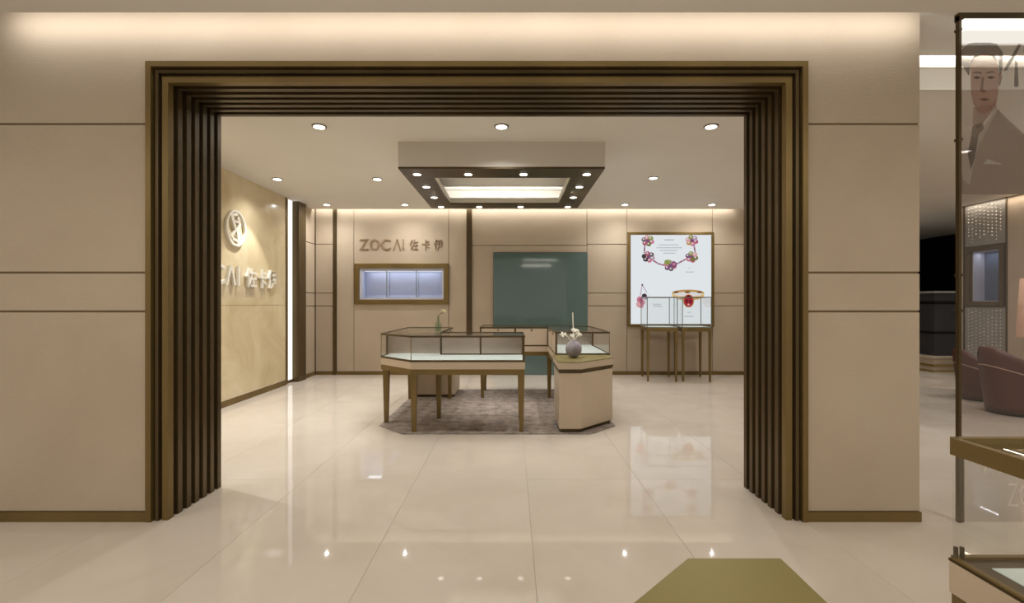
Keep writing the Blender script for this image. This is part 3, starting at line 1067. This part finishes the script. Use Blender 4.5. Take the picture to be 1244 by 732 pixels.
# ------------------------------------------------------------------ VASES
v1 = thing('flower_vase', 'round grey violet vase with white blossoms on the olive topped cabinet', 'vase', (.663, 5.22, .716))
prof = []
for k in range(15):
    a = -math.pi / 2 + math.pi * k / 14 * .86 + .2
    prof.append((.088 * math.cos(a), .716 + .086 + .094 * math.sin(a)))
z_s = .716 - prof[0][1]
prof = [(r, z + z_s) for r, z in prof]
zt = prof[-1][1]
prof += [(prof[-1][0] * .92, zt + .006), (prof[-1][0] * .8, zt - .01)]
MB().lathe(.663, 5.22, prof, 28).build('vase_body', M['vase'], v1, smooth=True)
stems = [((.0, .0), .17, (-.01, 0)), ((.01, 0), .07, (.05, .01)), ((-.01, .01), .06, (-.11, 0)), ((0, -.01), .06, (.06, -.02)), ((.0, .01), .10, (.035, .02)), ((-.005, 0), .05, (-.02, -.03))]
for k, (b, h, d) in enumerate(stems):
    p0 = Vector((.663 + b[0], 5.22 + b[1], zt - .02))
    p1 = Vector((.663 + b[0] + d[0] * .5, 5.22 + b[1] + d[1] * .5, zt + h * .7))
    p2 = Vector((.663 + d[0], 5.22 + d[1], zt + h))
    if k == 0:
        p2.z = zt + .30; p1.z = zt + .15
    MB().tube([p0, p1, p2], .0045 if k else .006, 6).build('stem', M['petal'], v1)
    if k == 0:
        c0 = p0 + Vector((0, -.01, .13))
    else:
        c0 = p2
    m = MB()
    rnd = random.Random(k)
    for i in range(5):
        an = i * 2 * math.pi / 5 + k
        u = Vector((math.cos(an), .5 * math.sin(an), .5 * math.sin(an) + .2)).normalized()
        w = Vector((0, 1, 0)).cross(u).normalized()
        L_ = .032 if k != 2 else .046
        pts = [c0, c0 + u * L_ * .5 + w * .014, c0 + u * L_, c0 + u * L_ * .5 - w * .014, c0 + u * L_ * .5 + Vector((0, -.008, 0))]
        m.add(pts, [(0, 1, 4), (1, 2, 4), (2, 3, 4), (3, 0, 4)])
    m.build('blossom', M['petal'], v1)

v2 = thing('flower_vase', 'small green glass bottle vase with one cream rose on the left counter', 'vase', (-.87, 5.72, ZT))
MB().lathe(-.87, 5.72, [(.030, ZT), (.040, ZT + .02), (.041, ZT + .06), (.034, ZT + .09), (.014, ZT + .115), (.010, ZT + .17), (.013, ZT + .18), (.011, ZT + .178)], 20).build('bottle', M['greenglass'], v2, smooth=True)
MB().tube([(-.87, 5.72, ZT + .01), (-.868, 5.72, ZT + .17), (-.845, 5.72, ZT + .20), (-.812, 5.72, ZT + .215)], .004, 6).build('stem', M['stem'], v2)
m = MB()
c0 = Vector((-.805, 5.72, ZT + .22))
for ring, (nn, rr, tilt, zz) in enumerate(((6, .045, .35, 0), (5, .036, .8, .008), (4, .024, 1.15, .014))):
    for i in range(nn):
        an = i * 2 * math.pi / nn + ring * .5
        out_ = Vector((math.cos(an), math.sin(an), 0))
        u = out_ * math.cos(tilt) + Vector((0, 0, math.sin(tilt)))
        w = Vector((-out_.y, out_.x, 0))
        b = c0 + Vector((0, 0, zz))
        m.add([b, b + u * rr * .6 + w * rr * .45, b + u * rr + w * rr * .22, b + u * rr - w * rr * .22, b + u * rr * .6 - w * rr * .45, b + u * rr * .6 - Vector((0, 0, rr * .12))],
              [(0, 1, 5), (1, 2, 5), (2, 3, 5), (3, 4, 5), (4, 0, 5)])
m.build('rose_head', M['rosepetal'], v2)


# ------------------------------------------------------------------ PEDESTAL SHOWCASES
def showcase(x0, x1, label):
    w = x1 - x0
    d = .58
    o = thing('pedestal_showcase', label, 'showcase', (x0, 8.07, 0), 'glass topped pedestal showcases before the poster')
    X0, X1, Y0, Y1 = x0 - .012, x1 + .012, 8.07 - .012, 8.07 + d + .012
    for x in (x0 + .012, x1 - .012):
        for y in (8.085, 8.07 + d - .012):
            MB().taper(x, y, 0, .83, .030, .044).build('leg', M['bronze'], o)
    MB().box(X0, X1, Y0, Y1, .83, .892).build('table_frame', M['bronze'], o, bevel=.004)
    MB().box(X0 + .012, X1 - .012, Y0 + .012, Y1 - .012, .892, .90).build('deck', M['deck'], o)
    q = [(X0 + .008, Y0 + .008), (X1 - .008, Y0 + .008), (X1 - .008, Y1 - .008), (X0 + .008, Y1 - .008)]
    edges_bar(MB(), q, .012, .892, .905).build('bottom_rail', M['edge'], o)
    edges_bar(MB(), q, .010, 1.39, 1.404).build('top_rail', M['edge'], o)
    for x, y in q:
        MB().taper(x, y, .905, 1.39, .012, .012).build('post', M['edge'], o)
    for k in range(4):
        MB().bar(q[k], q[(k + 1) % 4], .004, .906, 1.389).build('glass_pane', M['glass'], o)
    MB().prism(inset(q, .006), 1.394, 1.40).build('glass_top', M['glass'], o)
    o.rotation_euler.z = math.radians(-5.5)
    return o


showcase(2.25, 2.73, 'left one of two tall glass boxes on bronze legs before the poster')
showcase(2.835, 3.29, 'right one of two tall glass boxes on bronze legs before the poster')

# ------------------------------------------------------------------ GLASS PARTITION
GY = 2.885
gx = lambda px: (px - 622) * GY / 590
gz = lambda py: 1.3 + (368 - py) * GY / 590
gp = thing('glass_partition', 'tall tinted glass partition right of the front wall with white lettering', 'partition', (gx(1163), GY, 0))
MB().box(gx(1163), gx(1166), GY - .012, GY + .012, 0, gz(20)).build('edge_post', M['darkbronze'], gp)
MB().box(gx(1168.6), gx(1170.4), GY - .006, GY + .006, 0, gz(535)).build('edge_post', M['joint'], gp)
MB().box(gx(1163), 6.2, GY - .02, GY + .02, gz(26), gz(16.5)).build('top_rail', M['darkbronze'], gp)
MB().box(gx(1166), 6.2, GY - .03, GY + .02, gz(40.5), gz(26)).build('glow_strip', M['strip'], gp)  # glowing white band across the head of the glass, in two tones
MB().box(gx(1166), 6.2, GY - .028, GY + .02, gz(53), gz(40.5)).build('lower_glow_strip', M['strip2'], gp)
MB().box(gx(1166), 4.4, GY - .005, GY + .005, .004, gz(53)).build('glass_pane', M['partglass'], gp)
MB().box(4.41, 6.2, GY - .005, GY + .005, .004, gz(53)).build('glass_pane', M['partglass'], gp)
for py in (37, 170, 334, 377):
    MB().box(gx(1162), gx(1167), GY - .016, GY + .016, gz(py + 1.5), gz(py - 1.5)).build('clamp', M['darkbronze'], gp)
filmtext = film('white_vinyl', srgb(240, 234, 226), .85)
Yt = GY - .0062
for ch, a, b in (('Z', 1223, 1236), ('O', 1238, 1255), ('C', 1259, 1274), ('Λ', 1277, 1293), ('I', 1297, 1299)):
    put_glyph('letter', ch, filmtext, gp, (gx(a), Yt, gz(614)), (1, 0, 0), (0, 0, 1), (0, -1, 0), gx(b) - gx(a), gz(586) - gz(614), .0008, -.012)
for ch, a, b in (('佐', 1192, 1203), ('卡', 1209, 1219), ('伊', 1225, 1236)):
    put_glyph('letter', ch, filmtext, gp, (gx(a), Yt, gz(573)), (1, 0, 0), (0, 0, 1), (0, -1, 0), gx(b) - gx(a), gz(556) - gz(573), .0008)

# reflection of a portrait in the glass, painted as layers of translucent film
pp = thing('reflected_portrait', 'reflected portrait painted as film on the glass: man in dark suit, white shirt and tie', 'poster', (gx(1200), GY - .007, gz(240)))
_lay = [0]


def fp(px, py):
    return (gx(1160 + px / 3.18) * (GY - .007) / GY, GY - .007 - _lay[0] * .0005, 1.3 + (gz(30 + py / 3.18) - 1.3) * (GY - .007) / GY)


def fpoly(name, pts, color, alpha):
    _lay[0] += 1
    m = MB()
    m.add([fp(*p) for p in pts], [tuple(range(len(pts)))])
    return m.build(name, film('print_' + name, srgb(*color), alpha), pp)


def ell(cx, cy, rx, ry, n=20):
    return [(cx + rx * math.cos(2 * math.pi * i / n), cy + ry * math.sin(2 * math.pi * i / n)) for i in range(n)]


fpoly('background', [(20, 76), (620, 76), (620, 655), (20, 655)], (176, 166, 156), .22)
fpoly('painted_pale_glow', [(172, 80), (620, 80), (620, 560), (300, 480), (262, 425), (190, 360), (165, 330), (168, 160)], (214, 208, 200), .4)  # bright glow of the reflection, painted as two pale films
fpoly('painted_bright_glow', ell(330, 350, 140, 70), (236, 234, 230), .3)
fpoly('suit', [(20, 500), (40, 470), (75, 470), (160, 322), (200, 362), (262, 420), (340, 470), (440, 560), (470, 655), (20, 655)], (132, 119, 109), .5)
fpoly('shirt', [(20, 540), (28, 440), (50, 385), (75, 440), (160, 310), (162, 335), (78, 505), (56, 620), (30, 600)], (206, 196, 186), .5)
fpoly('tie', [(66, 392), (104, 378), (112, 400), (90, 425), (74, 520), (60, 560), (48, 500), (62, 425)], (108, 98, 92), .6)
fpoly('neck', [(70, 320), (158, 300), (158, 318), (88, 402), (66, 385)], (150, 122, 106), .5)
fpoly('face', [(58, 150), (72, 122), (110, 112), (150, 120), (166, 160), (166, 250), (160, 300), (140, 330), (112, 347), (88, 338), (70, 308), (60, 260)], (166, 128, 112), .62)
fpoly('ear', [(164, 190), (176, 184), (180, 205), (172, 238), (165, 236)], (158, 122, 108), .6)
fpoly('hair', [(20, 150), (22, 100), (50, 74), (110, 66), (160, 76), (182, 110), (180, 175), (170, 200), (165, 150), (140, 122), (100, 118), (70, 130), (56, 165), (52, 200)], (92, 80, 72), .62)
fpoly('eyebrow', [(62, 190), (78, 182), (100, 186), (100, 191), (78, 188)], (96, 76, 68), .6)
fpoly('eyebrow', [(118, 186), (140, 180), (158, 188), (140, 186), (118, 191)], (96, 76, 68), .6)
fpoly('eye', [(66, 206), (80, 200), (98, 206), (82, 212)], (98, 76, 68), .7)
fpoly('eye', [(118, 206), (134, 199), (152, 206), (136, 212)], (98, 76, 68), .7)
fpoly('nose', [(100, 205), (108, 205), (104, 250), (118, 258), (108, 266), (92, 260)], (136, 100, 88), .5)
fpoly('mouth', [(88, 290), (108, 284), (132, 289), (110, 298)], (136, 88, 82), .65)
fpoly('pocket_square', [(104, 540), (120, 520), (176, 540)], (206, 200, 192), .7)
fpoly('dark_stroke', [(240, 76), (252, 80), (196, 178), (184, 182), (188, 168)], (92, 80, 72), .7)
fpoly('dark_stroke', [(226, 140), (236, 150), (240, 240), (228, 245), (222, 236)], (92, 80, 72), .65)
fpoly('dark_stroke', [(258, 100), (300, 92), (300, 118), (262, 125)], (92, 80, 72), .65)

# ------------------------------------------------------------------ LOUNGE
bs = thing('beaded_screen', 'silver wall panel of hanging crystal beads behind the armchairs', 'screen', (LX, ly(1197), .06))
ya, yb = ly(1222), ly(1173)
for z0, z1 in ((.06, 1.235), (2.265, 3.05)):
    MB().box(LX - .006, LX + .006, ya, yb, z0, z1).build('back_panel', M['silverpanel'], bs)
for z0, z1, seed in ((.3, 1.19, 1), (2.31, 2.93, 2)):
    m = MB()
    rnd = random.Random(seed)
    ncol = 9
    for i in range(ncol):
        y = ya + .07 + (yb - ya - .14) * i / (ncol - 1)
        z = z1 - rnd.random() * .06
        zend = z0 + rnd.random() * .15
        while z > zend:
            r = .009 + rnd.random() * .005
            c = (LX - .014, y, z)
            m.add([(c[0] - r, y, z), (c[0] + r, y, z), (c[0], y - r, z), (c[0], y + r, z), (c[0], y, z - r), (c[0], y, z + r)],
                  [(0, 2, 5), (2, 1, 5), (1, 3, 5), (3, 0, 5), (2, 0, 4), (1, 2, 4), (3, 1, 4), (0, 3, 4)])
            z -= .056
    m.build('bead_strings', M['bead'], bs)['kind'] = 'stuff'

n2 = thing('display_niche', 'bronze framed dark blue niche in the lounge wall between the bead panels', 'niche', (LX, ly(1198), 1.25))
m = MB()
fy0, fy1, fz0, fz1 = ly(1221.5), ly(1174.5), 1.255, 2.245
w = .075
m.box(LX - .035, LX + .01, fy0, fy1, fz0, fz0 + w).box(LX - .035, LX + .01, fy0, fy1, fz1 - w, fz1)
m.box(LX - .035, LX + .01, fy0, fy0 + w, fz0 + w, fz1 - w).box(LX - .035, LX + .01, fy1 - w, fy1, fz0 + w, fz1 - w)
m.build('frame', M['darkbronze'], n2)
m = MB()
m.box(LX + .01, LX + .21, ny0, ny0 + .01, nz0, nz1).box(LX + .01, LX + .21, ny1 - .01, ny1, nz0, nz1)
m.box(LX + .01, LX + .21, ny0, ny1, nz0, nz0 + .01).box(LX + .01, LX + .21, ny0, ny1, nz1 - .01, nz1)
m.build('case_lining', M['liner'], n2)
MB().box(LX + .205, LX + .215, ny0, ny1, nz0, nz1).build('back_panel', pbr('slate_blue_liner', srgb(92, 106, 128), srgb(98, 112, 134), rough=.5), n2)
area('lounge_niche_strip', (LX + .1, (ny0 + ny1) / 2, nz1 - .02), (0, 0, -1), .03, .4, .6, COOL)


def armchair(cx, cy, rot, sc_, label):
    o = thing('tub_armchair', label, 'armchair', (cx, cy, 0), 'brown leather tub armchairs')
    n = 40
    # plan ring with an open front at +x; height falls from the back to the arms
    rings_o, rings_i = [], []
    a0 = math.radians(48)
    angs = [a0 + (2 * math.pi - 2 * a0) * i / n for i in range(n + 1)]
    m = MB()
    lev = [0, .12, .35, .65, .9, 1.0]
    cols_ = []
    for a in angs:
        back = (1 - math.cos(a)) / 2
        H = .50 + .29 * (max(0, back) ** 1.6)
        col = []
        for t in lev:
            z = .03 + (H - .03) * t
            r = .255 + .085 * (z / .8) ** .8
            if t == 1.0: r -= .02
            col.append((cx + r * math.cos(a), cy + r * math.sin(a), z))
        for t in (1.0, .9, .6, .3):
            z = .03 + (H - .03) * t
            r = .255 + .085 * (z / .8) ** .8 - .085
            if t == 1.0: r += .02
            col.append((cx + r * math.cos(a), cy + r * math.sin(a), z))
        cols_.append(col)
    m.loft(cols_)
    m.build('shell', M['leather'], o, smooth=True)
    st = []
    for a in angs:
        back = (1 - math.cos(a)) / 2
        H = .50 + .29 * (max(0, back) ** 1.6)
        z = .40 + .17 * (max(0, back) ** 1.6)
        r = .255 + .085 * (z / .8) ** .8 + .001
        st.append((cx + r * math.cos(a), cy + r * math.sin(a), z))
    for k in range(0, n, 1):
        pass
    MB().tube(st, .0065, 5).build('stitching', M['stitch'], o)
    MB().lathe(cx + .02, cy, [(.19, .03), (.215, .06), (.225, .30), (.235, .36), (.22, .41), (.12, .43)], 28).build('seat_cushion', M['leather'], o, smooth=True)
    MB().lathe(cx, cy, [(.21, 0), (.22, .03)], 28).build('base', M['charcoal'], o)
    o.rotation_euler.z = rot
    o.scale = (sc_, sc_, sc_)
    return o


armchair(6.32, 6.55, math.radians(-20), .86, 'brown leather tub armchair farther back, half hidden by the glass edge')
armchair(5.93, 5.72, math.radians(-12), 1.0, 'brown leather tub armchair nearer the glass, cut by the right edge')

# standing lamp at the edge of the frame
fl2 = thing('floor_lamp', 'standing lamp with pale pink drum shade at the right edge behind the armchairs', 'lamp', (6.75, 6.25, 0))
MB().lathe(6.75, 6.25, [(.14, 0), (.14, .02), (.02, .03)], 24).build('base', M['bronze'], fl2)
MB().lathe(6.75, 6.25, [(.012, .02), (.012, 1.0)], 10).build('pole', M['bronze'], fl2)
MB().lathe(6.75, 6.25, [(.19, .86), (.15, 1.62), (.146, 1.62), (.186, .86)], 32, cap=False).build('lamp_shade', M['shade'], fl2, smooth=True)

# dark cabinet far behind the gap
dc = thing('dark_cabinet', 'low dark cabinet with pale ledge and brass plinth far behind the gap', 'cabinet', (8.6, 10.2, 0))
DX0, DX1, DY0, DY1 = 7.95, 9.4, 9.15, 11.6
MB().box(DX0 + .03, DX1, DY0 + .03, DY1, .03, .26).build('plinth', M['beige'], dc)
MB().box(DX0, DX1 + .02, DY0, DY1, 0, .03).build('brass_strip', M['gold'], dc)
MB().box(DX0 + .01, DX1 + .02, DY0 + .01, DY1, .10, .14).build('brass_strip', M['gold'], dc)
MB().box(DX0 - .02, DX1 + .05, DY0 - .02, DY1, .26, .30).build('plinth_top', M['beige'], dc)
MB().box(DX0 + .08, DX1, DY0 + .08, DY1, .30, 1.49).build('body', M['charcoal'], dc)
MB().box(DX0 + .06, DX1 + .02, DY0 + .06, DY1, .72, .76).build('shelf', M['black'], dc)
MB().box(DX0 + .06, DX1 + .02, DY0 + .06, DY1, 1.28, 1.34).build('shelf', M['black'], dc)
MB().box(DX0 + .02, DX1 + .04, DY0 + .02, DY1, 1.49, 1.53).build('ledge', M['silverpanel'], dc)

for o in bpy.data.objects:
    if '_w' in o:
        del o['_w']
